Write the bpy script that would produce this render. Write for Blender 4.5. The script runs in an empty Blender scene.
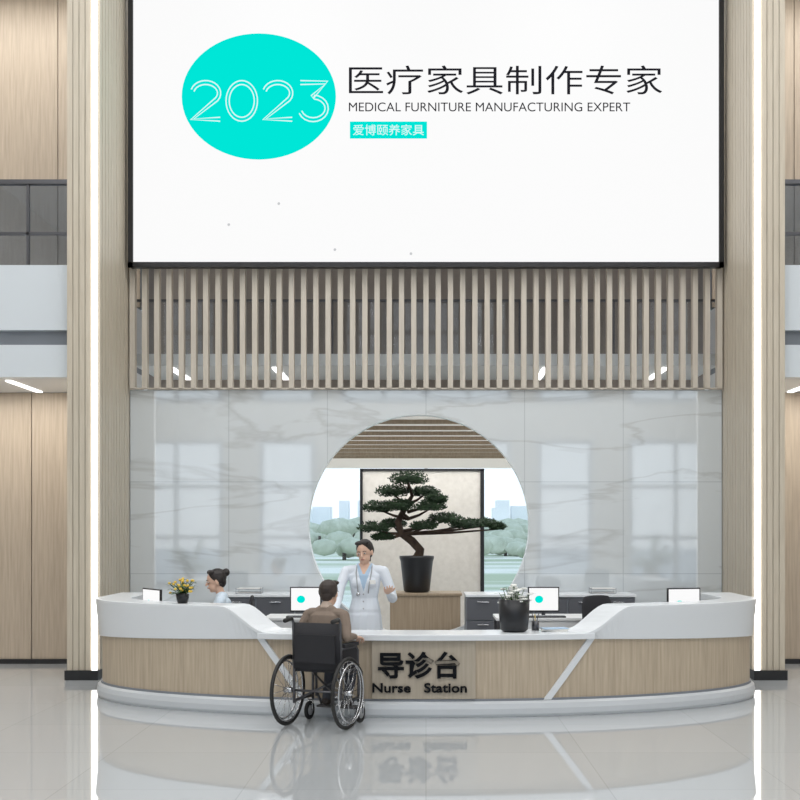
import bpy, math, random
import numpy as np
from mathutils import Vector, Matrix, noise
random.seed(7)
scene=bpy.context.scene
try:
    scene.view_settings.view_transform='Standard'
except Exception: pass
V=Vector
# ------------------------------------------------------------ materials
def mat(name,col,rough=0.5,metal=0.0,spec=0.5,emis=0.0,ecol=None,ior=None,alpha=None):
    m=bpy.data.materials.new(name); m.use_nodes=True
    b=m.node_tree.nodes['Principled BSDF']
    b.inputs['Base Color'].default_value=(*col,1); b.inputs['Roughness'].default_value=rough
    b.inputs['Metallic'].default_value=metal; b.inputs['Specular IOR Level'].default_value=spec
    if ior: b.inputs['IOR'].default_value=ior
    if emis>0:
        b.inputs['Emission Color'].default_value=(*(ecol or col),1); b.inputs['Emission Strength'].default_value=emis
    return m
def noisy(name,c1,c2,scale=(1,1,1),nscale=5,rough=0.5,detail=4,bump=0.0,lo=0.3,hi=0.7,spec=0.5,ior=None):
    m=mat(name,c1,rough,spec=spec,ior=ior); nt=m.node_tree; b=nt.nodes['Principled BSDF']
    tc=nt.nodes.new('ShaderNodeTexCoord'); mp=nt.nodes.new('ShaderNodeMapping'); mp.inputs['Scale'].default_value=scale
    nz=nt.nodes.new('ShaderNodeTexNoise'); nz.inputs['Scale'].default_value=nscale; nz.inputs['Detail'].default_value=detail
    cr=nt.nodes.new('ShaderNodeValToRGB'); cr.color_ramp.elements[0].position=lo; cr.color_ramp.elements[1].position=hi
    cr.color_ramp.elements[0].color=(*c1,1); cr.color_ramp.elements[1].color=(*c2,1)
    nt.links.new(tc.outputs['Object'],mp.inputs['Vector']); nt.links.new(mp.outputs['Vector'],nz.inputs['Vector'])
    nt.links.new(nz.outputs['Fac'],cr.inputs['Fac']); nt.links.new(cr.outputs['Color'],b.inputs['Base Color'])
    if bump:
        bp=nt.nodes.new('ShaderNodeBump'); bp.inputs['Strength'].default_value=bump; bp.inputs['Distance'].default_value=0.01
        nt.links.new(nz.outputs['Fac'],bp.inputs['Height']); nt.links.new(bp.outputs['Normal'],b.inputs['Normal'])
    return m
def wood(name,c1,c2,rough=0.45):
    return noisy(name,c1,c2,(14,14,0.7),3.0,rough,6,0.0,0.3,0.72)
def glass(name,col,alpha,rough=0.02):
    m=bpy.data.materials.new(name); m.use_nodes=True; nt=m.node_tree; nt.nodes.clear()
    o=nt.nodes.new('ShaderNodeOutputMaterial'); mx=nt.nodes.new('ShaderNodeMixShader')
    t=nt.nodes.new('ShaderNodeBsdfTransparent'); t.inputs['Color'].default_value=(*col,1)
    g=nt.nodes.new('ShaderNodeBsdfGlossy'); g.inputs['Roughness'].default_value=rough
    mx.inputs['Fac'].default_value=alpha
    nt.links.new(t.outputs[0],mx.inputs[1]); nt.links.new(g.outputs[0],mx.inputs[2]); nt.links.new(mx.outputs[0],o.inputs['Surface'])
    return m
W_COL=wood('wood_column',(0.50,0.44,0.35),(0.60,0.54,0.44))
W_WALL=wood('wood_wall_panel',(0.43,0.35,0.27),(0.55,0.46,0.36))
W_ENT=wood('wood_entrance_wall',(0.50,0.47,0.42),(0.60,0.57,0.52))
W_DESK=wood('wood_desk_veneer',(0.42,0.34,0.25),(0.56,0.47,0.355))
W_SIGN=wood('wood_sign_plate',(0.38,0.33,0.26),(0.46,0.40,0.32))
W_SLAT=wood('wood_slat',(0.52,0.47,0.40),(0.62,0.56,0.48))
W_PED=wood('wood_pedestal',(0.28,0.21,0.14),(0.38,0.30,0.21))
WHITE=mat('white_solid_surface',(0.74,0.77,0.80),0.25)
WHITE2=mat('white_plinth',(0.60,0.63,0.66),0.3)
PAINT=mat('white_paint',(0.74,0.75,0.76),0.6)
CREAM=mat('cream_louver_selflit',(0.80,0.77,0.71),0.6,emis=0.20,ecol=(1,0.97,0.92))  # slight emission brightens the dark ceiling; the louvers are no lamp
FASC=mat('fascia_panel',(0.66,0.71,0.75),0.35)
GREYD=mat('dark_grey_recess',(0.22,0.24,0.27),0.5)
DRAW=mat('drawer_front',(0.10,0.105,0.12),0.4)
GREYM=mat('mid_grey',(0.35,0.36,0.38),0.5)
BLACK=mat('black_frame',(0.012,0.012,0.014),0.35)
BLKF=mat('black_fabric',(0.02,0.02,0.024),0.8)
RUB=mat('black_rubber',(0.015,0.015,0.015),0.6)
CHROME=mat('steel_tube',(0.55,0.56,0.58),0.25,1.0)
DKMET=mat('dark_metal',(0.12,0.12,0.13),0.35,0.8)
TAUPE=mat('taupe_backing',(0.34,0.30,0.27),0.7)
LED=mat('led_strip_light',(1,1,1),0.5,emis=2.6,ecol=(1,0.99,0.97))
SCREEN=mat('screen_white',(0.0,0.0,0.0),0.4,emis=0.96,ecol=(1.0,1.0,1.0),spec=0.1)
CYAN=mat('screen_cyan',(0,0,0),0.5,emis=0.92,ecol=(0.0,0.86,0.74),spec=0.0)
SWHITE=mat('screen_lettering_white',(0,0,0),0.4,emis=0.95,ecol=(0.75,1,0.98),spec=0.1)
INK=mat('screen_ink',(0.015,0.015,0.02),0.6,spec=0.0)
INKG=mat('screen_grey_mark',(0.0,0.0,0.0),0.6,emis=0.65,ecol=(0.9,0.92,0.94),spec=0.0)
SIGNK=mat('sign_letter_dark',(0.006,0.007,0.009),0.6,spec=0.1)
GLASSB=glass('balcony_glass',(0.62,0.68,0.76),0.12)
GLASSC=glass('balcony_glass_clear',(0.86,0.87,0.88),0.04)
GLASSW=glass('window_glass',(0.95,0.98,1.0),0.05)
ALU=mat('window_frame_aluminium',(0.25,0.28,0.33),0.4)
ALUL=mat('window_frame_light',(0.55,0.58,0.62),0.4)
LEAF=noisy('leaf_green',(0.02,0.06,0.015),(0.06,0.14,0.03),nscale=12,rough=0.6)
BLEAF=noisy('pine_needles',(0.010,0.026,0.010),(0.032,0.07,0.026),nscale=9,rough=0.8)
BARK=noisy('bark',(0.03,0.018,0.013),(0.07,0.045,0.03),nscale=14,rough=0.9,bump=0.5)
POTD=mat('dark_ceramic_pot',(0.012,0.013,0.016),0.35)
SOIL=mat('soil',(0.05,0.035,0.025),0.95)
PETW=mat('white_petals',(0.85,0.86,0.82),0.6)
PETY=mat('yellow_petals',(0.75,0.52,0.08),0.6)
SKIN=mat('skin',(0.66,0.43,0.32),0.5)
HAIR=mat('hair_black',(0.018,0.013,0.012),0.5)
HAIRB=mat('hair_brown',(0.035,0.024,0.02),0.55)
COAT=mat('white_coat',(0.72,0.77,0.84),0.8)
SCRUB=mat('blue_scrubs',(0.40,0.54,0.70),0.8)
NURSEU=mat('nurse_uniform',(0.62,0.72,0.82),0.8)
SHIRT=mat('brown_shirt',(0.22,0.17,0.135),0.85)
COLLAR=mat('shirt_collar',(0.45,0.36,0.30),0.85)
TROUS=mat('dark_trousers',(0.05,0.055,0.07),0.85)
SHOE=mat('shoe_leather',(0.04,0.03,0.025),0.5)
SHOEW=mat('white_shoe',(0.7,0.7,0.7),0.6)
LIP=mat('lips',(0.50,0.22,0.18),0.5)
EYEW=mat('eye_white',(0.8,0.8,0.8),0.3)
PAPER=mat('paper',(0.8,0.8,0.78),0.8)
GROUND=noisy('hazed_outdoor_grass',(0.42,0.50,0.34),(0.80,0.82,0.74),scale=(0.02,0.12,1),nscale=2,rough=0.95,lo=0.42,hi=0.58)  # distance haze is mixed into the grass colours
TREE=noisy('hazed_tree_leaves',(0.42,0.47,0.36),(0.60,0.65,0.54),nscale=1.5,rough=0.95)  # leaf colours paled to carry the outdoor haze
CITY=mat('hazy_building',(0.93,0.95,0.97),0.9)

# marble
MARB=mat('white_marble',(0.7,0.72,0.74),0.04,ior=2.7)
nt=MARB.node_tree; b=nt.nodes['Principled BSDF']
tc=nt.nodes.new('ShaderNodeTexCoord'); mp=nt.nodes.new('ShaderNodeMapping'); mp.inputs['Rotation'].default_value=(0,0.35,0); mp.inputs['Scale'].default_value=(0.30,1,1.3)
nz=nt.nodes.new('ShaderNodeTexNoise'); nz.inputs['Scale'].default_value=0.9; nz.inputs['Detail'].default_value=5; nz.inputs['Distortion'].default_value=0.5
cr=nt.nodes.new('ShaderNodeValToRGB'); e=cr.color_ramp.elements
MC=(0.67,0.72,0.75,1)
e[0].position=0.48; e[0].color=MC; e[1].position=0.52; e[1].color=MC
x=e.new(0.50); x.color=(0.55,0.585,0.605,1)
br=nt.nodes.new('ShaderNodeTexBrick'); br.offset=0.0; br.inputs['Scale'].default_value=1.0; br.inputs['Mortar Size'].default_value=0.005
br.inputs['Brick Width'].default_value=1.237; br.inputs['Row Height'].default_value=1.152
for k_ in('Color1','Color2'): br.inputs[k_].default_value=(1,1,1,1)
br.inputs['Mortar'].default_value=(0.72,0.74,0.76,1)
cx=nt.nodes.new('ShaderNodeSeparateXYZ'); cb=nt.nodes.new('ShaderNodeCombineXYZ'); mm=nt.nodes.new('ShaderNodeMix'); mm.data_type='RGBA'; mm.blend_type='MULTIPLY'; mm.inputs[0].default_value=1.0
nt.links.new(tc.outputs['Object'],cx.inputs[0]); nt.links.new(cx.outputs['X'],cb.inputs['X']); nt.links.new(cx.outputs['Z'],cb.inputs['Y']); nt.links.new(cb.outputs[0],br.inputs['Vector'])
nt.links.new(tc.outputs['Object'],mp.inputs['Vector']); nt.links.new(mp.outputs['Vector'],nz.inputs['Vector'])
nt.links.new(nz.outputs['Fac'],cr.inputs['Fac']); nt.links.new(cr.outputs['Color'],mm.inputs[6]); nt.links.new(br.outputs['Color'],mm.inputs[7]); nt.links.new(mm.outputs[2],b.inputs['Base Color'])
# floor
FLOOR=mat('polished_tile',(0.6,0.6,0.6),0.015,ior=2.6)
nt=FLOOR.node_tree; b=nt.nodes['Principled BSDF']
tc=nt.nodes.new('ShaderNodeTexCoord'); br=nt.nodes.new('ShaderNodeTexBrick'); br.offset=0.0
br.inputs['Scale'].default_value=1.0; br.inputs['Mortar Size'].default_value=0.005; br.inputs['Brick Width'].default_value=1.2; br.inputs['Row Height'].default_value=1.2
br.inputs['Color1'].default_value=(0.46,0.485,0.50,1); br.inputs['Color2'].default_value=(0.49,0.51,0.525,1); br.inputs['Mortar'].default_value=(0.42,0.44,0.45,1)
nt.links.new(tc.outputs['Object'],br.inputs['Vector']); nt.links.new(br.outputs['Color'],b.inputs['Base Color'])

# ------------------------------------------------------------ mesh builder
def ring_tube(pts,rads,side=None,n=12,rnd=True):
    pts=[V(p) for p in pts]; rads=[(r,r) if not hasattr(r,'__len__') else tuple(r) for r in rads]
    N=len(pts); T=[]
    for i in range(N):
        a=pts[max(i-1,0)]; c=pts[min(i+1,N-1)]; t=(c-a); T.append(t.normalized() if t.length>1e-9 else V((0,0,1)))
    u=V(side) if side is not None else (V((1,0,0)) if abs(T[0].x)<0.9 else V((0,1,0)))
    def fr(t,u):
        uu=u-t*u.dot(t)
        if uu.length<1e-5: uu=t.orthogonal()
        uu.normalize(); return uu,t.cross(uu)
    U=[]
    for i in range(N):
        base=V(side) if side is not None else u
        uu,vv=fr(T[i],base); u=uu; U.append((uu,vv))
    R=[]
    if rnd:
        r=min(rads[0])
        for a in (80,55,28): R.append((pts[0]-T[0]*r*math.sin(math.radians(a)),rads[0][0]*math.cos(math.radians(a)),rads[0][1]*math.cos(math.radians(a)),U[0]))
    for i in range(N): R.append((pts[i],rads[i][0],rads[i][1],U[i]))
    if rnd:
        r=min(rads[-1])
        for a in (28,55,80): R.append((pts[-1]+T[-1]*r*math.sin(math.radians(a)),rads[-1][0]*math.cos(math.radians(a)),rads[-1][1]*math.cos(math.radians(a)),U[-1]))
    vs=[];fs=[]
    for c,rx,ry,(uu,vv) in R:
        for k in range(n):
            a=2*math.pi*k/n; vs.append(c+uu*(rx*math.cos(a))+vv*(ry*math.sin(a)))
    for i in range(len(R)-1):
        for k in range(n):
            k2=(k+1)%n; fs.append((i*n+k,i*n+k2,(i+1)*n+k2,(i+1)*n+k))
    fs.append(tuple(range(n-1,-1,-1))); L=(len(R)-1)*n; fs.append(tuple(L+k for k in range(n)))
    return vs,fs
class MB:
    def __init__(s): s.v=[];s.f=[];s.mi=[];s.sm=[];s.mats=[];s.M=Matrix.Identity(4)
    def add(s,vs,fs,m,smooth=False):
        if m not in s.mats: s.mats.append(m)
        i=s.mats.index(m); o=len(s.v)
        for p in vs: s.v.append(s.M@V(p))
        for f in fs: s.f.append(tuple(a+o for a in f)); s.mi.append(i); s.sm.append(smooth)
    def box(s,x0,x1,y0,y1,z0,z1,m):
        vs=[(x,y,z) for x in (x0,x1) for y in (y0,y1) for z in (z0,z1)]
        s.add(vs,[(0,1,3,2),(4,6,7,5),(0,4,5,1),(2,3,7,6),(0,2,6,4),(1,5,7,3)],m)
    def tube(s,pts,rads,m,n=10,side=None,rnd=False,smooth=True):
        if not hasattr(rads,'__len__'): rads=[rads]*len(pts)
        vs,fs=ring_tube(pts,rads,side,n,rnd); s.add(vs,fs,m,smooth)
    def ell(s,c,r,m,n=14,smooth=True):
        c=V(c); r=(r,r,r) if not hasattr(r,'__len__') else r; k=n//2; vs=[c+V((0,0,-r[2]))]; fs=[]
        for i in range(1,k):
            a=-math.pi/2+math.pi*i/k
            for j in range(n):
                bb=2*math.pi*j/n; vs.append(c+V((r[0]*math.cos(a)*math.cos(bb),r[1]*math.cos(a)*math.sin(bb),r[2]*math.sin(a))))
        vs.append(c+V((0,0,r[2])))
        for j in range(n): fs.append((0,1+(j+1)%n,1+j))
        for i in range(k-2):
            for j in range(n): fs.append((1+i*n+j,1+i*n+(j+1)%n,1+(i+1)*n+(j+1)%n,1+(i+1)*n+j))
        L=len(vs)-1
        for j in range(n): fs.append((L,1+(k-2)*n+j,1+(k-2)*n+(j+1)%n))
        s.add(vs,fs,m,smooth)
    def torus(s,c,R,r,axis,m,n=40,k=8):
        c=V(c);ax=V(axis).normalized();u=ax.orthogonal().normalized();w=ax.cross(u);vs=[];fs=[]
        for i in range(n):
            a=2*math.pi*i/n;d=u*math.cos(a)+w*math.sin(a)
            for j in range(k):
                bb=2*math.pi*j/k; vs.append(c+d*(R+r*math.cos(bb))+ax*(r*math.sin(bb)))
        for i in range(n):
            for j in range(k): fs.append((i*k+j,((i+1)%n)*k+j,((i+1)%n)*k+(j+1)%k,i*k+(j+1)%k))
        s.add(vs,fs,m,True)
    def lathe(s,c,prof,m,n=24,sq=False):
        vs=[];fs=[];c=V(c)
        for r,z in prof:
            for j in range(n):
                a=2*math.pi*j/n; vs.append(c+V((r*math.cos(a),r*math.sin(a),z)))
        for i in range(len(prof)-1):
            for j in range(n): fs.append((i*n+j,i*n+(j+1)%n,(i+1)*n+(j+1)%n,(i+1)*n+j))
        fs.append(tuple(range(n-1,-1,-1))); L=(len(prof)-1)*n; fs.append(tuple(L+j for j in range(n)))
        s.add(vs,fs,m,True)
    def obj(s,name,bevel=0.0,parent=None):
        vs=np.array([tuple(p) for p in s.v]); mn=vs.min(0); mx=vs.max(0)
        o3=V(((mn[0]+mx[0])/2,(mn[1]+mx[1])/2,mn[2]))
        if name in('floor',): o3=V((0,0,0))
        me=bpy.data.meshes.new(name); me.from_pydata([tuple(p-o3) for p in s.v],[],s.f)
        for m in s.mats: me.materials.append(m)
        me.polygons.foreach_set('material_index',s.mi); me.polygons.foreach_set('use_smooth',s.sm); me.update()
        ob=bpy.data.objects.new(name,me); bpy.context.collection.objects.link(ob); ob.location=o3
        if bevel:
            bm=ob.modifiers.new('bevel','BEVEL'); bm.width=bevel; bm.segments=2; bm.limit_method='ANGLE'; bm.angle_limit=math.radians(40)
        if parent: ob.parent=parent
        return ob
def B(name,x0,x1,y0,y1,z0,z1,m,bevel=0):
    g=MB(); g.box(x0,x1,y0,y1,z0,z1,m); return g.obj(name,bevel)
def text(g,body,x0,x1,z0,z1,y,m,ext=0.0,outline=0.0,bold=0.0):
    cu=bpy.data.curves.new('t','FONT'); cu.body=body
    if outline: cu.fill_mode='NONE'; cu.bevel_depth=outline; cu.bevel_resolution=0
    else: cu.extrude=ext; cu.offset=bold
    ob=bpy.data.objects.new('t',cu); bpy.context.collection.objects.link(ob); bpy.context.view_layer.update()
    dg=bpy.context.evaluated_depsgraph_get(); me=bpy.data.meshes.new_from_object(ob.evaluated_get(dg))
    co=np.array([tuple(v.co) for v in me.vertices]); 
    if len(co):
        mn=co.min(0);mx=co.max(0);sx=(x1-x0)/(mx[0]-mn[0]);sz=(z1-z0)/(mx[1]-mn[1])
        vs=[(x0+(c[0]-mn[0])*sx,y-c[2],z0+(c[1]-mn[1])*sz) for c in co]
        g.add(vs,[tuple(p.vertices) for p in me.polygons],m)
    bpy.data.objects.remove(ob)

# ------------------------------------------------------------ room shell
XW=9.5; YB=-6.0; ZC=9.4
g=MB(); g.box(-XW,XW,YB-0.2,22.2,-0.2,0,FLOOR); g.obj('floor')
B('ceiling',-XW,XW,YB-0.2,15.2,ZC,ZC+0.2,PAINT)
B('wall_left',-XW-0.2,-XW,YB-0.2,15.2,0,ZC,W_ENT)
B('wall_right',XW,XW+0.2,YB-0.2,15.2,0,ZC,W_ENT)
# entrance wall behind the camera with tall windows
g=MB(); wins=[(-9.1,-6.2),(-5.1,-3.4),(-2.6,2.6),(3.4,5.1),(6.2,9.1)]
xs=[-XW]+[v for w in wins for v in w]+[XW]
for i in range(0,len(xs),2): g.box(xs[i],xs[i+1],YB-0.2,YB,0,ZC,W_ENT)
for a,b_ in wins: g.box(a,b_,YB-0.2,YB,4.45,5.6,W_ENT); g.box(a,b_,YB-0.2,YB,8.9,ZC,W_ENT)
g.obj('wall_entrance')
k=1
for a,b_ in wins:
    for z0,z1 in ((0,4.45),(5.6,8.9)):
        g=MB(); nn=max(1,round((b_-a)/1.45))
        for i in range(nn+1):
            xx=a+(b_-a)*i/nn; xx=min(max(xx,a+0.06),b_-0.06); g.box(xx-0.06,xx+0.06,YB-0.16,YB-0.04,z0,z1,ALU)
        for zz in (z0+0.06,z0+(z1-z0)*0.33,z0+(z1-z0)*0.68,z1-0.06): g.box(a,b_,YB-0.15,YB-0.05,zz-0.06,zz+0.06,ALU)
        g.box(a,b_,YB-0.105,YB-0.095,z0,z1,GLASSW)
        g.obj('window_%d'%k); k+=1
# side bays
def panels(g,x0,x1,y,z0,z1,w,m,zs=()):
    g.box(x0,x1,y+0.03,y+0.2,z0,z1,GREYD); n=max(1,round((x1-x0)/w)); zz=[z0]+list(zs)+[z1]
    for i in range(n):
        for j in range(len(zz)-1):
            g.box(x0+(x1-x0)*i/n+0.006,x0+(x1-x0)*(i+1)/n-0.006,y,y+0.03,zz[j]+0.004,zz[j+1]-0.004,m)
for sgn,nm in ((-1,'left'),(1,'right')):
    X=lambda a,b_:(min(sgn*a,sgn*b_),max(sgn*a,sgn*b_))
    a,b_=X(3.9,XW)
    g=MB(); panels(g,a,b_,14.0,0.0,3.45,1.12,W_WALL); g.obj('wall_back_'+nm)
    B('baseboard_'+nm,a,b_,13.97,13.998,0,0.06,BLACK)
    g=MB(); panels(g,a,b_,15.0,4.735,ZC,1.12,W_WALL); g.obj('wall_gallery_'+nm)
    g=MB(); g.box(a,b_,12.6,12.8,3.99,4.735,FASC); g.box(a,b_,12.68,15.2,3.82,3.99,GREYD); g.box(a,b_,12.8,15.2,3.99,4.70,PAINT)
    g.box(a,b_,12.6,12.75,3.45,3.82,FASC); g.box(a,b_,12.75,15.2,3.45,3.82,PAINT); g.obj('gallery_slab')
    g=MB(); 
    for i in range(8):
        xx=3.95+i*0.62; p,q=X(xx,xx+0.03); g.box(p,q,12.66,12.70,4.735,5.70,DKMET)
    p,q=X(4.08,XW); g.box(p,q,12.64,12.72,5.68,5.73,DKMET); g.box(p,q,12.66,12.70,5.10,5.13,DKMET); g.box(p,q,12.675,12.685,4.735,5.68,GLASSB); g.obj('balcony_railing')
    lx=4.88 if sgn<0 else 4.6
    for off in (0,2.2):
        p,q=X(lx+off-0.035,lx+off+0.035); B('linear_ceiling_light',p,q,12.85,13.9,3.435,3.452,LED)
    # column
    g=MB(); p,q=X(3.74,4.07); g.box(p,q,12.5,13.98,0,ZC,W_COL)
    for i in range(4):
        p,q=X(3.80+i*0.069,3.80+i*0.069+0.062); g.box(p,q,12.47,12.5,0.11,ZC,W_COL)
    for i in range(11):
        p,q=X(3.715,3.74); y0=12.53+i*0.115; g.box(p,q,y0,y0+0.095,0.11,ZC,W_COL)
    p,q=X(3.73,3.785); g.box(p,q,12.455,12.5,0.11,ZC-0.02,LED)
    p,q=X(3.71,4.09); g.box(p,q,12.44,13.79,0,0.11,BLACK)
    g.obj('column')
# marble wall with round opening
CX,CZ,R=-0.09,1.76,1.385
g=MB(); x0,x1,z0,z1=-3.712,3.712,0.0,3.456; y0,y1=13.8,13.95; n=96
def outer(a):
    c,s_=math.cos(a),math.sin(a); ts=[]
    if c>1e-9: ts.append((x1-CX)/c)
    if c<-1e-9: ts.append((x0-CX)/c)
    if s_>1e-9: ts.append((z1-CZ)/s_)
    if s_<-1e-9: ts.append((z0-CZ)/s_)
    t=min(ts); return (CX+c*t,CZ+s_*t)
angs=sorted([2*math.pi*i/n for i in range(n)]+[math.atan2(zz-CZ,xx-CX)%(2*math.pi) for xx in (x0,x1) for zz in (z0,z1)])
n=len(angs); vs=[]
for a in angs:
    ox,oz=outer(a); ix,iz=CX+R*math.cos(a),CZ+R*math.sin(a)
    vs+= [(ix,y0,iz),(ox,y0,oz),(ix,y1,iz),(ox,y1,oz)]
fs=[]; fr=[]
for i in range(n):
    j=(i+1)%n
    fs+=[(4*i,4*i+1,4*j+1,4*j),(4*i+2,4*j+2,4*j+3,4*i+3),(4*i+1,4*i+3,4*j+3,4*j+1)]; fr.append((4*i,4*j,4*j+2,4*i+2))
g.add(vs,fs,MARB); g.add(vs,fr,WHITE); g.obj('wall_marble')
# slat screen above
g=MB()
for i in range(49):
    xx=-3.66+i*0.1525; g.box(xx-0.032,xx+0.032,13.70,13.80,3.47,5.05,W_SLAT)
g.box(-3.7,3.7,13.72,13.78,3.457,3.475,W_SLAT); g.obj('slat_screen')
# gallery behind the slats
B('wall_gallery_back',-3.9,3.9,15.4,15.6,3.4,ZC,TAUPE)
g=MB(); g.box(-3.73,3.73,14.05,15.4,3.80,3.95,FASC); g.obj('gallery_slab')
g=MB(); g.box(-3.73,3.73,14.06,14.10,4.62,4.65,DKMET)
g.box(-3.73,3.73,14.075,14.085,3.95,4.62,GLASSC)
for i in range(7): xx=-3.6+i*1.2; g.box(xx-.015,xx+.015,14.06,14.10,3.95,4.64,DKMET)
g.obj('balcony_railing')
for xx in (-1.95,1.55,-3.3,3.1): B('linear_ceiling_light',xx-.04,xx+.04,14.2,15.3,3.786,3.801,LED)
# back room
B('wall_garden_room_left',-4.1,-3.9,14.2,22.2,0,3.4,PAINT)
B('wall_garden_room_right',3.9,4.1,14.2,22.2,0,3.4,PAINT)
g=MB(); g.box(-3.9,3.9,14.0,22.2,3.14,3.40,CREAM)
for i in range(9):
    yy=14.35+i*0.86; g.box(-3.9,3.9,yy,yy+0.05,3.085,3.14,W_PED)
g.obj('ceiling_louvers')
g=MB()
for xx in (-3.88,-2.45,0,2.45,3.88): g.box(xx-.03,xx+.03,22.0,22.1,0,3.0,ALUL)
g.box(-3.9,3.9,22.0,22.1,.02,.08,ALUL)
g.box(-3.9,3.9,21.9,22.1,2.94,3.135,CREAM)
g.box(-3.9,3.9,22.045,22.055,0,3.0,GLASSW); g.obj('window_garden')
g=MB(); g.box(-0.93,0.80,16.0,16.06,0.0,2.56,noisy('linen_panel',(0.66,0.62,0.56),(0.74,0.70,0.64),(1,1,1),14,0.8))
for a,b_ in ((-0.96,-0.92),(0.79,0.845)): g.box(a,b_,15.97,16.09,0,2.58,BLACK)
g.box(-0.96,0.845,15.97,16.09,2.56,2.59,BLACK); g.obj('feature_panel')
# ------------------------------------------------------------ big LED display
YS=13.58; K=0.012345
def sx(u): return (u-426)*K
def sz(v): return 1.7+(530-v)*K
g=MB(); g.box(-3.66,3.66,YS,13.69,4.95,9.2,BLACK)
g.box(-3.61,3.61,YS-0.012,YS,5.01,9.15,SCREEN)
for a,b_,c,d in ((-3.67,-3.61,4.94,9.2),(3.61,3.67,4.94,9.2)): g.box(a,b_,YS-0.04,YS+.01,c,d,BLACK)
g.box(-3.67,3.67,YS-0.04,YS+.01,4.94,5.0,BLACK); g.box(-3.67,3.67,YS-0.04,YS+.01,9.15,9.21,BLACK)
ye=YS-0.016; vs=[(sx(259)+77*K*math.cos(2*math.pi*i/64),ye,sz(97)+63*K*math.sin(2*math.pi*i/64)) for i in range(64)]
g.add(vs,[tuple(range(64))],CYAN)
# monoline double-stroke numerals 2 0 2 3
def stroke(pts,off):
    out=[]
    for i,p in enumerate(pts):
        a=pts[max(i-1,0)];c=pts[min(i+1,len(pts)-1)]; dx,dz=c[0]-a[0],c[1]-a[1]; L=math.hypot(dx,dz) or 1
        out.append((p[0]-dz/L*off,p[1]+dx/L*off))
    return out
def arc(cx,cz,rx,rz,a0,a1,n=14): return [(cx+rx*math.cos(math.radians(a0+(a1-a0)*i/n)),cz+rz*math.sin(math.radians(a0+(a1-a0)*i/n))) for i in range(n+1)]
two=arc(.5,.70,.42,.27,165,-35)+[(.08,.03),(.95,.03)]
zero=arc(.5,.5,.44,.47,0,360,32)
three=[(.08,.97),(.9,.97),(.45,.60)]+arc(.48,.31,.42,.29,85,-160)
for i,gl in enumerate((two,zero,two,three)):
    for off in (-.05,.05):
        pts=[(sx(190)+ (i*36+p[0]*32)*K, ye-.004, sz(121)+p[1]*39*K) for p in stroke(gl,off)]
        g.tube(pts,0.008,SWHITE,5)
text(g,'医疗家具制作专家',sx(349),sx(662),sz(95),sz(66),YS-0.018,INK)
text(g,'MEDICAL FURNITURE MANUFACTURING EXPERT',sx(349),sx(630),sz(112),sz(103),YS-0.018,INK)
g.add([(sx(350),ye,sz(139)),(sx(427),ye,sz(139)),(sx(427),ye,sz(122)),(sx(350),ye,sz(122))],[(0,1,2,3)],CYAN)
g.add([(sx(582),ye,sz(0)),(sx(660),ye,sz(0)),(sx(660),ye,sz(-14)),(sx(582),ye,sz(-14))],[(0,1,2,3)],CYAN)
text(g,'爱博颐养家具',sx(353),sx(424),sz(136),sz(125),YS-0.020,SWHITE,bold=0.004)
for u,v in ((229,225),(279,204),(335,250),(411,254)):
    vs=[(sx(u)+1.5*K*math.cos(i),ye,sz(v)+1.5*K*math.sin(i)) for i in range(6)]; g.add(vs,[tuple(range(6))],INKG)
g.obj('led_display_wall')
# ------------------------------------------------------------ reception desk
A_,B_,CY=3.385,1.55,11.5
def DP(t,off,z):
    h=math.pi/2
    if abs(t)<=h: return V(((A_-off)*math.sin(t),CY-(B_-off)*math.cos(t),z))
    return V((math.copysign(A_-off,t),CY+abs(t)-h,z))
def sweep(g,t0,t1,n,prof,m,smooth=False):
    vs=[];fs=[];k=None
    for i in range(n+1):
        t=t0+(t1-t0)*i/n; p=prof(t); k=len(p); vs+=[DP(t,o,z) for o,z in p]
    for i in range(n):
        for j in range(k): fs.append((i*k+j,i*k+(j+1)%k,(i+1)*k+(j+1)%k,(i+1)*k+j))
    fs.append(tuple(range(k-1,-1,-1))); fs.append(tuple(n*k+j for j in range(k))); g.add(vs,fs,m,smooth)
TE=math.pi/2+0.85
desk=bpy.data.objects.new('reception_desk',None); bpy.context.collection.objects.link(desk)
g=MB(); sweep(g,-TE,TE,160,lambda t:[(0.03,0.15),(0.12,0.15),(0.12,0.72),(0.03,0.72)],W_DESK)
g.obj('wood_front',parent=desk)
g=MB(); sweep(g,-TE,TE,160,lambda t:[(0.0,0.0),(-0.02,0.03),(-0.025,0.08),(-0.015,0.125),(0.01,0.145),(0.3,0.145),(0.3,0.0)],WHITE2)
sweep(g,-TE,TE,160,lambda t:[(0.015,0.14),(0.1,0.14),(0.1,0.165),(0.015,0.165)],GREYD); g.obj('plinth',parent=desk)  # dark strip above the plinth paints in the gap's shadow
g=MB(); sweep(g,-0.47,0.47,60,lambda t:[(-0.04,0.70),(0.45,0.70),(0.45,0.755),(-0.04,0.755)],WHITE)
def sst(x): x=min(max(x,0),1); return x*x*(3-2*x)
def zt(t): return 0.757+(1.0-0.757)*sst((abs(t)-0.435)/0.16)
def zb(t): return 0.70-0.08*min(1,max(0,(abs(t)-0.43)/1.0))
for s_ in (-1,1):
    def pf(t):
        a=zt(t);c=zb(t); return [(0.0,c),(0.30,c),(0.32,a),(-0.035,a),(-0.035,a-0.03)]
    if s_<0: sweep(g,-TE,-0.435,110,pf,WHITE)
    else: sweep(g,0.435,TE,110,pf,WHITE)
g.obj('counter_top',0.006,parent=desk)
g=MB()
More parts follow.
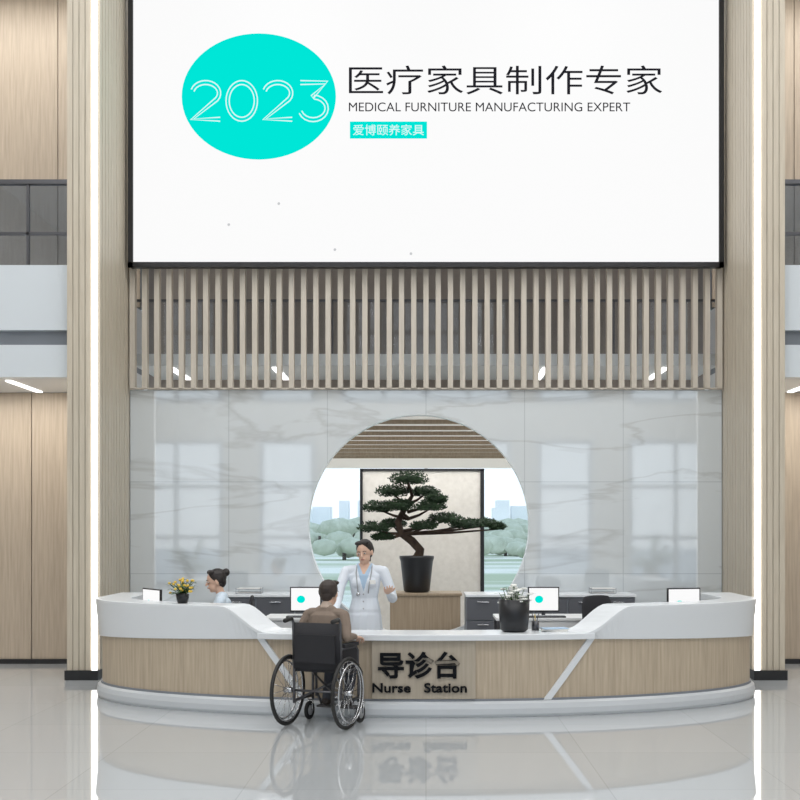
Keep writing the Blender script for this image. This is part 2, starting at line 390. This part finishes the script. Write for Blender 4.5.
for s_ in (-1,1):
    vs=[];fs=[];n=16
    for i in range(n+1):
        u=i/n; t=0.470-(0.470-0.335)*u; z=0.705-0.555*u
        for dt in (-0.011,0.011):
            for o in (0.012,0.05): vs.append(DP(s_*(t+dt),o,z))
    for i in range(n):
        a=4*i;b_=a+4
        fs+=[(a,a+2,b_+2,b_),(a+1,b_+1,b_+3,a+3),(a,b_,b_+1,a+1),(a+2,a+3,b_+3,b_+2)]
    g.add(vs,fs,WHITE)
g.obj('diagonal_trim',parent=desk)
g=MB(); g.box(-0.49,0.45,9.962,10.03,0.17,0.695,W_SIGN); g.obj('sign_plate',parent=desk)
g=MB(); text(g,'导诊台',-0.435,0.305,0.355,0.60,9.955,SIGNK,ext=0.012,bold=0.024)
text(g,'Nurse   Station',-0.485,0.37,0.228,0.315,9.955,SIGNK,ext=0.012,bold=0.020); g.obj('sign_lettering',parent=desk)
g=MB()
for s_ in (-1,1):
    a,b_=(-1.95,-0.50) if s_<0 else (0.50,1.95)
    sweep(g,a,b_,60,lambda t:[(0.321,0.70),(0.72,0.70),(0.72,0.74),(0.321,0.74)],PAINT)
    for t in (0.5,1.2,1.95): g.tube([DP(s_*t*0.99,0.66,0.0),DP(s_*t*0.99,0.66,0.7)],0.025,DKMET)
g.obj('work_surface',parent=desk)
# inner tables with monitors
def table(x0,x1,y0,y1,h,name):
    g=MB(); g.box(x0,x1,y0,y1,h-0.03,h,PAINT)
    for xx in (x0+.03,x1-.03):
        for yy in (y0+.03,y1-.03): g.box(xx-.02,xx+.02,yy-.02,yy+.02,0,h-0.03,DKMET)
    g.box(x0+.05,x1-.05,y0+.02,y0+.04,0.25,h-0.03,PAINT); g.obj(name,0.004)
table(-1.75,-0.85,11.75,12.35,0.76,'work_table'); table(0.75,1.95,11.75,12.35,0.76,'work_table')
def monitor(x,y,z,rot,w=0.34,h=0.27):
    g=MB(); g.M=Matrix.Translation((x,y,z))@Matrix.Rotation(rot,4,'Z')
    g.box(-w/2,w/2,-0.012,0.012,0.05,0.05+h,BLACK); g.box(-w/2+.012,w/2-.012,-0.014,-0.011,0.065,0.05+h-.012,SCREEN)
    r=0.045; g.add([(-0.05+r*math.cos(i*math.pi/10),-0.0155,0.05+h*.5+r*.9*math.sin(i*math.pi/10)) for i in range(20)],[tuple(range(20))],CYAN)
    g.box(-.02,.02,0.012,0.03,0.0,0.2,DKMET); g.box(-.09,.09,-.06,.07,0.001,0.009,DKMET); g.obj('computer_monitor',0.002)
monitor(-1.31,11.98,0.761,0); monitor(1.28,11.98,0.761,0)
monitor(-2.80,11.25,0.74,-0.9,0.42,0.31); monitor(2.58,11.02,0.74,0.25,0.36,0.33)
def keyboard(x,y,z,rot):
    g=MB(); g.M=Matrix.Translation((x,y,z))@Matrix.Rotation(rot,4,'Z'); g.box(-.2,.2,-.06,.06,0,.015,BLACK)
    for r in range(4):
        for c in range(13): g.box(-.19+c*.0295,-.19+c*.0295+.024,-.052+r*.027,-.052+r*.027+.021,.015,.02,GREYM)
    g.obj('keyboard')
keyboard(-1.3,11.84,0.76,0); keyboard(1.3,11.84,0.76,0)
# back cabinets
def cabinet(x0,x1):
    g=MB(); g.box(x0,x1,13.15,13.72,0.06,0.90,GREYD); g.box(x0-.01,x1+.01,13.12,13.74,0.90,0.93,WHITE); g.box(x0+.03,x1-.03,13.2,13.7,0,0.06,BLACK)
    n=max(1,round((x1-x0)/0.42)); w=(x1-x0)/n
    for i in range(n):
        for z0,z1 in ((0.08,0.34),(0.355,0.61),(0.625,0.88)):
            g.box(x0+i*w+.01,x0+(i+1)*w-.01,13.13,13.15,z0,z1,DRAW); g.box(x0+i*w+w/2-.07,x0+i*w+w/2+.07,13.115,13.13,z1-.05,z1-.035,CHROME)
    g.obj('filing_cabinet',0.003)
cabinet(-2.5,-1.1); cabinet(0.48,2.5)
def trays(x,y,z,m=GREYD):
    g=MB()
    for i in range(2): g.box(x-.15,x+.15,y-.11,y+.11,z+i*.05,z+i*.05+.006,m); g.box(x-.14,x+.14,y-.1,y+.1,z+i*.05+.006,z+i*.05+.014,PAPER)
    for a in (-.15,.145):
        for b_ in (-.11,.105): g.box(x+a,x+a+.005,y+b_,y+b_+.005,z,z+.07,m)
    g.obj('document_tray')
trays(-2.15,13.4,0.93); trays(2.15,13.4,0.93)
# front counter props
def vase(x,y,z):
    g=MB(); g.lathe((x,y,z),[(0.10,0),(0.13,0.02),(0.14,0.14),(0.145,0.30),(0.135,0.30),(0.12,0.12)],POTD)
    for i in range(60):
        a=random.uniform(0,6.28); r=random.uniform(0.0,0.17); h=random.uniform(0.30,0.45)-r*0.4
        p=V((x+r*math.cos(a),y+r*math.sin(a),z+h)); g.tube([(x,y,z+.2),(x+r*.5*math.cos(a),y+r*.5*math.sin(a),z+h*.7),p],0.003,LEAF,5)
        if i%3:
            for j in range(6):
                b_=j*1.047; g.ell(p+V((.016*math.cos(b_),.016*math.sin(b_),.003)),(.013,.013,.009),PETW,6)
        else:
            q=p+V((math.cos(a)*.06,math.sin(a)*.06,-.01)); w=V((-math.sin(a),math.cos(a),0))*.02
            g.add([p,(p+q)/2+w,q,(p+q)/2-w],[(0,1,2,3)],LEAF)
    return g.obj('flower_vase')
vase(0.82,10.24,0.756)
def potflower(x,y,z):
    g=MB(); g.lathe((x,y,z),[(0.045,0),(0.06,0.05),(0.065,0.09),(0.058,0.09)],POTD,16); g.ell((x,y,z+.085),(.055,.055,.01),SOIL)
    for i in range(70):
        a=random.uniform(0,6.28); r=random.uniform(0.0,0.13); h=random.uniform(0.12,0.25)-r*.3
        p=V((x+r*math.cos(a),y+r*math.sin(a),z+h)); g.tube([(x,y,z+.08),p],0.003,LEAF,5)
        if i%2: g.ell(p,(.016,.016,.013),PETY,6)
        else:
            q=p+V((math.cos(a)*.04,math.sin(a)*.04,-.015)); w=V((-math.sin(a),math.cos(a),0))*.015; g.add([p,(p+q)/2+w,q,(p+q)/2-w],[(0,1,2,3)],LEAF)
    g.obj('potted_flowers')
p=DP(-0.80,0.14,1.0); potflower(p.x,p.y,1.001)
g=MB()
for i in range(5):
    g.M=Matrix.Translation((1.20,10.28,0.756+i*.006))@Matrix.Rotation(0.1*i-.2,4,'Z'); g.box(-.12,.12,-.08,.08,0,.005,PAPER if i!=4 else SCRUB)
g.obj('paper_stack')
g=MB(); g.lathe((1.03,10.36,0.756),[(.035,0),(.035,.09),(.031,.09)],DKMET,14)
for i in range(4): g.tube([(1.03,10.36,.78),(1.03+.03*math.cos(i*1.5),10.36+.03*math.sin(i*1.5),.91)],.004,(BLACK,SCRUB,SHOE,PETY)[i],6)
g.obj('pen_cup')
# office chair
def chair(x,y,rot):
    g=MB(); g.M=Matrix.Translation((x,y,0))@Matrix.Rotation(rot,4,'Z')
    g.tube([(0,-.2,.445),(0,0,.44),(0,.2,.445)],[(.21,.035),(.235,.035),(.20,.03)],BLKF,16,side=(1,0,0),rnd=True)
    g.tube([(0,-.22,.58),(0,-.25,.75),(0,-.27,.93),(0,-.28,1.0)],[(.17,.03),(.21,.028),(.2,.025),(.17,.02)],BLKF,16,side=(1,0,0),rnd=True)
    g.tube([(0,-.1,.40),(0,-.24,.42),(0,-.27,.6)],.018,DKMET); g.tube([(0,0,.1),(0,0,.41)],.025,DKMET)
    for i in range(5):
        a=i*1.2566; e_=V((.28*math.cos(a),.28*math.sin(a),.07)); g.tube([(0,0,.11),e_],[.025,.015],DKMET); g.ell(e_-V((0,0,.038)),(.03,.03,.03),RUB,8)
    for s_ in (-1,1): g.tube([(s_*.2,.0,.42),(s_*.27,.0,.46),(s_*.27,.0,.64)],.012,DKMET); g.box(s_*.27-.03,s_*.27+.03,-.12,.12,.64,.665,BLKF)
    g.obj('office_chair')
chair(-2.09,11.42,math.radians(97)); chair(1.92,11.25,math.radians(-150))
# ------------------------------------------------------------ bonsai
g=MB(); g.box(-0.46,0.44,14.02,14.55,0,0.88,W_PED); g.box(-0.48,0.46,14.0,14.57,0.86,0.895,W_PED); g.obj('plant_pedestal',0.006)
g=MB(); bx,by,bz=-0.12,14.28,0.895
g.lathe((bx,by,bz),[(0.15,0),(0.17,0.02),(0.21,0.40),(0.225,0.44),(0.225,0.47),(0.2,0.47),(0.195,0.43)],POTD,4*8); g.ell((bx,by,bz+.44),(.195,.195,.03),SOIL)
KB=0.013
def bp(u,v,dy=0): return V(((u-426)*KB,by+dy,1.7+(530-v)*KB))
g.tube([bp(417,560),bp(420,550,.02),bp(412,541,.03),bp(401,533,.0),bp(398,522,-.03),bp(405,508,0),bp(412,496,.03),bp(409,484,.0)],[.075,.06,.055,.05,.045,.035,.025,.012],BARK,12,rnd=True)
for a in range(5): g.tube([bp(417,556),bp(417+12*math.cos(a*1.25),560,.13*math.sin(a*1.25))],[.04,.012],BARK,8)
pads=[(409,480,20,8),(393,492,18,7),(425,492,16,6),(378,507,17,7),(400,506,16,7),(375,528,18,6),(393,524,14,5),(430,507,16,6),(445,519,18,6),(464,524,16,6),(485,524,18,5),(424,526,14,5),(383,537,12,4),(498,527,9,4),(436,500,12,5)]
for i,(u,v,w,h) in enumerate(pads):
    dy=((i*37)%7-3)*0.09; base=bp(403 if v>512 else 408,min(v+12,534),0)
    c=bp(u,v,dy); g.tube([base,(base+c)/2+V((0,0,-.03)),c+V((0,0,-.03))],[.024,.017,.008],BARK,7)
    rx=w*KB; rz=h*KB
    vs=[];fs=[]
    for j in range(620):
        while True:
            q=V((random.uniform(-1,1),random.uniform(-1,1),random.uniform(-0.7,1)))
            if q.length<1: break
        q=c+V((q.x*rx,q.y*rx*.85,q.z*rz)); d=V((random.uniform(-1,1),random.uniform(-1,1),random.uniform(-.2,1))).normalized()
        w_=d.orthogonal().normalized()*.010; d*=random.uniform(.025,.045); o=len(vs); vs+=[q-w_,q+w_,q+d+w_*.4,q+d-w_*.4]; fs.append((o,o+1,o+2,o+3))
    g.add(vs,fs,BLEAF)
    g.ell(c,(rx*.75,rx*.6,rz*.45),BLEAF,10)
g.obj('bonsai_tree')
# potted palms by the entrance windows
def palm(x,y):
    g=MB(); g.lathe((x,y,0),[(.2,0),(.26,.4),(.28,.45),(.25,.45)],PAINT,20); g.ell((x,y,.44),(.24,.24,.02),SOIL)
    for i in range(18):
        a=i*2.4; L=random.uniform(.7,1.0); el=random.uniform(.5,1.3); pts=[]
        for k_ in range(7):
            u=k_/6; r=L*u*math.cos(el)*1.2; h=.45+L*1.5*u*math.sin(el)-.9*L*u*u*math.cos(el); pts.append(V((x+r*math.cos(a),y+r*math.sin(a),h)))
        g.tube(pts,[.012]*6+[.004],LEAF,5)
        for k_ in range(1,7):
            for s_ in (-1,1):
                for q in (0,.33,.66):
                    p=pts[k_-1].lerp(pts[k_],q); t=(pts[k_]-pts[k_-1]).normalized(); n_=V((-math.sin(a),math.cos(a),0))*s_
                    tip=p+n_*.2+t*.12-V((0,0,.06)); g.add([p,p+t*.03,tip],[(0,1,2)],LEAF)
    g.obj('potted_palm')
palm(-6.9,-4.6); palm(6.6,-4.6)
# ------------------------------------------------------------ people
class Body:
    def __init__(s): s.p=[]; s.v=[]; s.f=[]
    def limb(s,pts,rads,lab,side=(1,0,0),n=14,bias=0.0,M=None):
        M=M or Matrix.Identity(4); pts=[M@V(p) for p in pts]; rads=[(r,r) if not hasattr(r,'__len__') else r for r in rads]
        sd=(M.to_3x3()@V(side)) if side is not None else None
        vs,fs=ring_tube(pts,rads,sd,n,True); o=len(s.v); s.v+=vs; s.f+=[tuple(a+o for a in f) for f in fs]
        for i in range(len(pts)-1):
            s.p.append(('t',np.array(pts[i]),np.array(pts[i+1]),rads[i],rads[i+1],np.array(sd if sd is not None else (pts[i+1]-pts[i]).orthogonal()),lab,bias))
    def ell(s,c,r,lab,M=None,bias=0.0):
        M=M or Matrix.Identity(4); g=MB(); g.M=M; g.ell(c,r,COAT,16); o=len(s.v); s.v+=g.v; s.f+=[tuple(a+o for a in f) for f in g.f]
        s.p.append(('e',np.array(M.inverted()),np.array(c,dtype=float),np.array(r,dtype=float),None,None,lab,bias))
    def head(s,M,hair='hair',style='short'):
        s.ell((0,-.008,.03),(.074,.092,.09),'skin',M); s.ell((0,.022,-.045),(.056,.058,.064),'skin',M); s.ell((0,.045,-.085),(.028,.03,.022),'skin',M)
        s.limb([(0,.078,.015),(0,.098,-.02)],[.009,.013],'skin',M=M); s.ell((0,.078,-.052),(.024,.012,.012),'skin',M)
        for q in(-1,1): s.ell((q*.076,-.005,-.005),(.011,.02,.031),'skin',M)
        s.ell((0,-.027,.046),(.085,.100,.089),hair,M); s.ell((0,-.06,-.01),(.066,.052,.065),hair,M)
        for q in(-1,1): s.ell((q*.062,-.035,.02),(.026,.05,.05),hair,M)
        s.ell((0.025,.035,.105),(.05,.035,.024),hair,M); s.ell((-.03,.03,.103),(.045,.035,.024),hair,M)
        if style=='bun': s.ell((0,-.125,.075),(.042,.038,.042),hair,M)
        if style=='tied': s.ell((0,-.115,.0),(.03,.03,.05),hair,M); s.limb([(0,-.12,.0),(0,-.115,-.1)],[.025,.012],hair,M=M)
    def hand(s,w,d,nrm,th,lab='skin',curl=0.35):
        w=V(w);d=V(d).normalized();nrm=V(nrm); nrm=(nrm-d*nrm.dot(d)).normalized(); t=V(th); t=(t-d*t.dot(d)-nrm*t.dot(nrm)).normalized()
        s.limb([w,w+d*.035,w+d*.085],[(.024,.018),(.036,.017),(.040,.014)],lab,side=t)
        for o,L in ((.032,.068),(.0105,.078),(-.0105,.073),(-.032,.058)):
            p=w+d*.085+t*o; a=curl*.5; pts=[p-d*.01]; dirx=d+t*o*2.5
            for f_ in (.45,.32,.25):
                dd=(dirx*math.cos(a)+nrm*math.sin(a)).normalized(); p=p+dd*L*f_; pts.append(p); a+=curl
            s.limb(pts,[.0095,.009,.0085,.0075],lab,side=None,n=8)
        p=w+d*.025+t*.025; s.limb([p,p+t*.03+d*.025+nrm*.01,p+t*.04+d*.055+nrm*.02],[.013,.011,.009],lab,side=None,n=8)
    def finish(s,name,M,mats,recolor=None,extra=None,voxel=0.005,headM=None,lip=True):
        me=bpy.data.meshes.new('tmp'); me.from_pydata([tuple(v) for v in s.v],[],s.f); ob=bpy.data.objects.new('tmp',me); bpy.context.collection.objects.link(ob)
        r=ob.modifiers.new('r','REMESH'); r.mode='VOXEL'; r.voxel_size=voxel
        sm=ob.modifiers.new('s','SMOOTH'); sm.factor=.5; sm.iterations=3
        bpy.context.view_layer.update(); dg=bpy.context.evaluated_depsgraph_get(); m2=bpy.data.meshes.new_from_object(ob.evaluated_get(dg)); bpy.data.objects.remove(ob)
        co=np.empty(len(m2.vertices)*3); m2.vertices.foreach_get('co',co); co=co.reshape(-1,3)
        F=[tuple(p.vertices) for p in m2.polygons]; C=np.array([co[list(f)].mean(0) for f in F])
        best=np.full(len(C),1e9); lab=np.zeros(len(C),int); names=[]
        for p in s.p:
            if p[6] not in names: names.append(p[6])
            li=names.index(p[6])
            if p[0]=='t':
                a,b_,ra,rb,sd=p[1:6]; ab=b_-a; L2=max(ab@ab,1e-12); t=np.clip(((C-a)@ab)/L2,0,1); q=C-(a+t[:,None]*ab); T=ab/math.sqrt(L2)
                u=sd-T*(sd@T); u=u/max(np.linalg.norm(u),1e-9); v=np.cross(T,u); rx=ra[0]+(rb[0]-ra[0])*t; ry=ra[1]+(rb[1]-ra[1])*t; mr=np.minimum(rx,ry)
                k=(np.sqrt(((q@u)/rx)**2+((q@v)/ry)**2+((q@T)/mr)**2)-1)*mr
            else:
                Mi,c,rr=p[1:4]; l=C@Mi[:3,:3].T+Mi[:3,3]-c; k=(np.sqrt(((l/rr)**2).sum(1))-1)*rr.min()
            k=k-p[7]; u_=k<best; best[u_]=k[u_]; lab[u_]=li
        labs=[names[i] for i in lab]
        if recolor: labs=[recolor(c,l) for c,l in zip(C,labs)]
        g=MB(); g.M=M
        for l in sorted(set(labs)):
            if mats[l] not in g.mats: g.mats.append(mats[l])
        g.v=[M@V(c) for c in co]; g.f=F; g.mi=[g.mats.index(mats[l]) for l in labs]; g.sm=[True]*len(F)
        if headM is not None:
            g.M=M@headM
            for q in(-1,1):
                g.ell((q*.030,.079,.008),(.013,.008,.006),EYEW,10); g.ell((q*.030,.0855,.008),(.0065,.004,.006),HAIR,8)
                g.tube([(q*.014,.088,.026),(q*.032,.087,.031),(q*.047,.077,.025)],.0028,HAIR,6)
            g.tube([(-.020,.083,-.050),(-.008,.0905,-.048),(.008,.0905,-.048),(.020,.083,-.050)],.0035,LIP,6); g.tube([(-.015,.085,-.055),(0,.0905,-.056),(.015,.085,-.055)],.0035,LIP,6)
            g.M=M
        if extra: extra(g)
        return g.obj(name)
T_=Matrix.Translation; Rz=lambda a:Matrix.Rotation(math.radians(a),4,'Z'); Rx=lambda a:Matrix.Rotation(math.radians(a),4,'X'); Ry=lambda a:Matrix.Rotation(math.radians(a),4,'Y')
# doctor (local: faces +Y, her right = +X)
b=Body()
b.limb([(0,0,.82),(0,0,.92),(0,-.005,1.03),(0,0,1.15),(0,-.005,1.25),(0,-.01,1.32)],[(.165,.115),(.155,.11),(.128,.09),(.15,.105),(.165,.098),(.12,.065)],'coat')
b.limb([(0,0,.86),(0,.01,.62),(0,.01,.46)],[(.165,.12),(.19,.14),(.205,.155)],'coat')
b.limb([(-.15,-.01,1.30),(.15,-.01,1.30)],[.052,.052],'coat',side=(0,1,0))
for q in(-1,1):
    b.ell((q*.065,.062,1.18),(.06,.055,.06),'coat')
    b.limb([(q*.08,0,.6),(q*.085,.01,.46),(q*.085,-.01,.09)],[.075,.055,.036],'trous')
    b.limb([(q*.085,-.04,.04),(q*.085,.05,.04),(q*.09,.13,.03)],[.035,.036,.026],'shoe')
b.limb([(0,-.01,1.30),(0,.005,1.42)],[.052,.046],'skin')
# left arm (local -X): bent, hand open in front
b.limb([(-.185,-.01,1.29),(-.24,.0,1.15),(-.275,.01,1.03)],[.055,.052,.05],'coat'); b.limb([(-.275,.01,1.03),(-.265,.12,1.06),(-.25,.20,1.09)],[.045,.036,.026],'coat')
b.hand((-.248,.215,1.095),(-.15,.85,.25),(0.1,-.2,1),(-.8,-.3,0),curl=.3)
# right arm (+X): reaching down to counter
b.limb([(.185,-.01,1.29),(.23,.06,1.16),(.25,.12,1.03)],[.055,.050,.048],'coat'); b.limb([(.25,.12,1.03),(.25,.25,.93),(.25,.36,.83)],[.043,.035,.026],'coat')
b.hand((.25,.375,.815),(0,.85,-.22),(0,-.2,-1),(-1,0,0),curl=.12)
hM=T_((0,.02,1.475))@Rz(-12)@Rx(-10)@Ry(6)
b.head(hM,'hair','tied')
def rc(c,l):
    x,y,z=c
    if l=='coat' and y>0.0 and 1.10<z<1.37 and abs(x)<(z-1.10)*.30 and abs(x)<.075: return 'skin' if z>1.27 and abs(x)<(z-1.25)*.5 else 'scrub'
    return l
def ex(g):
    for q in(-1,1): g.tube([(0,-.075,1.35),(q*.05,-.05,1.37),(q*.075,.02,1.35),(q*.075,.085,1.28),(q*.06,.125,1.18),(q*.05,.125,1.08)],.006,GREYM,8)
    g.ell((.05,.128,1.07),(.02,.01,.02),CHROME,10)
    g.box(-.12,-.06,.118,.124,1.17,1.21,PAPER)
    for z in (1.07,1.0,.93): g.ell((0.0,.105,z),(.008,.008,.008),GREYM,8)
b.finish('doctor',T_((-.605,10.88,-.0))@Rz(176),{'coat':COAT,'skin':SKIN,'hair':HAIR,'trous':TROUS,'shoe':SHOEW,'scrub':SCRUB},rc,ex,headM=hM)
# seated nurse
b=Body()
b.limb([(0,-.08,.56),(0,-.08,.68),(0,-.05,.82),(0,-.02,.95),(0,-.02,1.0)],[(.165,.12),(.14,.10),(.15,.105),(.16,.095),(.115,.065)],'uni')
b.limb([(-.145,-.02,.98),(.145,-.02,.98)],[.05,.05],'uni',side=(0,1,0))
b.limb([(0,-.02,1.0),(0,.01,1.10)],[.048,.042],'skin')
for q in(-1,1):
    b.ell((q*.06,.035,.87),(.055,.05,.055),'uni')
    b.limb([(q*.08,-.08,.56),(q*.09,.12,.56),(q*.09,.34,.54)],[.080,.072,.058],'trous'); b.limb([(q*.09,.34,.54),(q*.09,.36,.3),(q*.09,.33,.09)],[.056,.05,.036],'trous')
    b.limb([(q*.09,.30,.04),(q*.09,.40,.04),(q*.09,.48,.03)],[.034,.035,.026],'shoe')
    b.limb([(q*.175,-.02,.97),(q*.21,.02,.85),(q*.225,.06,.77)],[.05,.045,.042],'uni'); b.limb([(q*.225,.06,.77),(q*.19,.18,.77),(q*.15,.27,.775)],[.038,.032,.025],'skin')
    b.hand((q*.145,.285,.772),(-q*.25,.95,-.05),(0,0,-1),(-q,0,0),curl=.3)
hM=T_((0,.045,1.165))@Rz(10)@Rx(-10)
b.head(hM,'hair','bun')
b.finish('nurse',T_((-2.14,11.42,0))@Rz(97),{'uni':NURSEU,'skin':SKIN,'hair':HAIR,'trous':TROUS,'shoe':SHOEW},headM=hM)
# wheelchair + patient
WM=T_((-.935,9.47,0))@Rz(-21)
g=MB(); g.M=WM
for q in(-1,1):
    xw=q*.285; c=(xw,0,.31)
    g.torus(c,.292,.017,(1,0,0),RUB); g.torus(c,.272,.008,(1,0,0),CHROME); g.torus((xw+q*.035,0,.31),.25,.008,(1,0,0),CHROME)
    g.tube([(xw-.035,0,.31),(xw+.04,0,.31)],.024,CHROME,12)
    for i in range(20):
        a=i*math.pi/10; g.tube([(xw+(.02 if i%2 else -.02),.02*math.cos(a),.31+.02*math.sin(a)),(xw,.275*math.cos(a),.31+.275*math.sin(a))],.0028,CHROME,4)
    for i in range(6):
        a=i*math.pi/3; g.tube([(xw,.272*math.cos(a),.31+.272*math.sin(a)),(xw+q*.035,.25*math.cos(a),.31+.25*math.sin(a))],.004,CHROME,5)
    xf=q*.225
    g.tube([(xf,-.11,.93),(xf,-.04,.94),(xf,-.015,.90),(xf,0,.5),(xf,.0,.2)],.0125,DKMET); g.tube([(xf,-.17,.925),(xf,-.06,.937)],.019,RUB)
    g.tube([(xf,0,.48),(xf,.38,.48),(xf,.42,.44),(xf,.43,.20)],.0125,DKMET); g.tube([(xf,0,.22),(xf,.36,.22)],.0125,DKMET); g.tube([(xf,.36,.48),(xf,.36,.18)],.0125,DKMET)
    g.tube([(xf,0,.68),(xf,.30,.68),(xf,.34,.64),(xf,.34,.48)],.0125,DKMET); g.box(xf-.03,xf+.03,.02,.30,.69,.72,BLKF)
    g.box(xf-.004,xf+.004,.02,.33,.50,.67,BLKF)
    cc=(q*.25,.34,.085); g.torus(cc,.065,.019,(1,0,0),RUB,20); g.tube([(q*.235,.34,.085),(q*.265,.34,.085)],.045,GREYM,12)
    for w in(-1,1): g.tube([(cc[0]+w*.025,.34,.085),(cc[0]+w*.02,.37,.18)],.007,CHROME,6)
    g.tube([(cc[0]-.025,.37,.18),(cc[0]+.025,.37,.18)],.01,CHROME,6); g.tube([(xf,.43,.25),(q*.19,.46,.13)],.011,DKMET)
    g.box(min(q*.03,q*.19),max(q*.03,q*.19),.36,.50,.113,.128,DKMET)
    g.tube([(xf,.02,.22),(-xf,.30,.46)],.01,DKMET)
g.tube([(-.285,0,.31),(.285,0,.31)],.011,DKMET)
g.box(-.215,.215,.0,.40,.475,.51,BLKF)
g.tube([(0,-.01,.50),(0,-.022,.70),(0,-.015,.90)],[(.225,.014),(.228,.018),(.225,.014)],BLKF,20,side=(1,0,0))
g.box(-.19,.19,-.055,-.03,.56,.80,BLKF)
g.obj('wheelchair')
b=Body()
b.limb([(0,.14,.61),(0,.13,.70),(0,.15,.84),(0,.17,.97),(0,.175,1.01)],[(.165,.115),(.155,.11),(.165,.115),(.165,.10),(.12,.07)],'shirt')
b.limb([(-.145,.17,.99),(.145,.17,.99)],[.055,.055],'shirt',side=(0,1,0))
b.limb([(0,.175,1.01),(0,.215,1.10)],[.056,.052],'skin'); b.limb([(0,.175,1.035),(0,.185,1.055)],[(.066,.064),(.060,.058)],'collar')
for q in(-1,1):
    b.limb([(q*.085,.16,.60),(q*.10,.33,.60),(q*.11,.50,.585)],[.085,.078,.06],'trous'); b.limb([(q*.11,.50,.585),(q*.11,.47,.36),(q*.11,.40,.18)],[.06,.052,.04],'trous')
    b.limb([(q*.11,.375,.15),(q*.11,.44,.148),(q*.11,.49,.14)],[.035,.036,.027],'shoe')
    b.limb([(q*.178,.17,.975),(q*.22,.13,.87),(q*.25,.08,.79)],[.056,.05,.046],'shirt'); b.limb([(q*.25,.08,.79),(q*.245,.20,.785),(q*.24,.27,.78)],[.042,.036,.03],'shirt')
    b.hand((q*.24,.285,.775),(0,.9,-.15),(0,0,-1),(-q,0,0),curl=.55)
hM=T_((0,.245,1.17))@Rz(-6)@Rx(-4)
b.head(hM,'hair','short')
SC=T_((0,.14,.52))@Matrix.Scale(.95,4)@T_((0,-.14,-.52))
b.finish('patient',WM@SC,{'shirt':SHIRT,'collar':COLLAR,'skin':SKIN,'hair':HAIRB,'trous':TROUS,'shoe':SHOE},headM=hM)
# ------------------------------------------------------------ outdoors
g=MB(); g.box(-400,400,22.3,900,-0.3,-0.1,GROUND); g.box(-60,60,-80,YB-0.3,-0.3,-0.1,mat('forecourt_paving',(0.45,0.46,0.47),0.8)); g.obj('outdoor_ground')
g=MB()
for i in range(150):
    y=random.uniform(60,200); x=random.uniform(-26,26)*y/80; r=random.uniform(0.6,1.25)*y/80
    for j in range(4):
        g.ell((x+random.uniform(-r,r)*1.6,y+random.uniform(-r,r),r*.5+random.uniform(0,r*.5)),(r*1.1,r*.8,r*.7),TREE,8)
    g.tube([(x,y,-.1),(x,y,r)],.12,BARK,6)
g.obj('tree_line')
g=MB()
for i in range(60):
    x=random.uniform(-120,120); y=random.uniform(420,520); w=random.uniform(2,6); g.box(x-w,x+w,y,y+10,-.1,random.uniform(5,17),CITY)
g.obj('distant_skyline')
# ------------------------------------------------------------ lights
def area(name,loc,sx_,sy_,e,rot=(0,0,0),col=(1,1,1)):
    l=bpy.data.lights.new(name,'AREA'); l.shape='RECTANGLE'; l.size=sx_; l.size_y=sy_; l.energy=e; l.color=col
    o=bpy.data.objects.new(name,l); bpy.context.collection.objects.link(o); o.location=loc; o.rotation_euler=rot
for xx in (-6,-2,2,6):
    for yy in (-2,4,10):
        area('ceiling_fill_light',(xx,yy,ZC-0.06),1.6,3.2,122,col=(1.0,0.99,0.98))  # unseen area lamps added as the main room light, without fixtures
for s_ in (-1,1):
    area('soffit_light',(s_*5.4,13.3,3.42),2.6,0.6,30,col=(1,.96,.9))
    area('gallery_fill_light',(s_*6,13.9,9.0),4,0.8,80,col=(1,.97,.92))
area('gallery_fill_light',(0,14.9,8.8),6,0.6,110,col=(1,.97,.93))  # warm lamp added to light the backing behind the slats
area('garden_room_fill_light',(0,17.5,3.05),5,4,130)  # area lamps added to brighten the garden room, no fixture modelled
area('garden_room_fill_light',(0,15.1,3.05),4,0.6,40)
w=bpy.data.worlds.new('sky'); scene.world=w; w.use_nodes=True; nt=w.node_tree; bg=nt.nodes['Background']
tc=nt.nodes.new('ShaderNodeTexCoord'); sp=nt.nodes.new('ShaderNodeSeparateXYZ'); cr=nt.nodes.new('ShaderNodeValToRGB')
cr.color_ramp.elements[0].position=0.0; cr.color_ramp.elements[0].color=(0.92,0.95,0.98,1); cr.color_ramp.elements[1].position=0.6; cr.color_ramp.elements[1].color=(0.66,0.79,0.94,1)
nt.links.new(tc.outputs['Generated'],sp.inputs[0]); nt.links.new(sp.outputs['Z'],cr.inputs['Fac']); nt.links.new(cr.outputs['Color'],bg.inputs['Color']); bg.inputs['Strength'].default_value=1.35
# ------------------------------------------------------------ camera
cam=bpy.data.cameras.new('camera'); co=bpy.data.objects.new('camera',cam); bpy.context.collection.objects.link(co)
co.location=(0,0,1.7); co.rotation_euler=(math.pi/2,0,0); cam.sensor_width=36; cam.lens=49.5; cam.shift_x=-0.0325; cam.shift_y=0.1625; cam.clip_end=2000
scene.camera=co
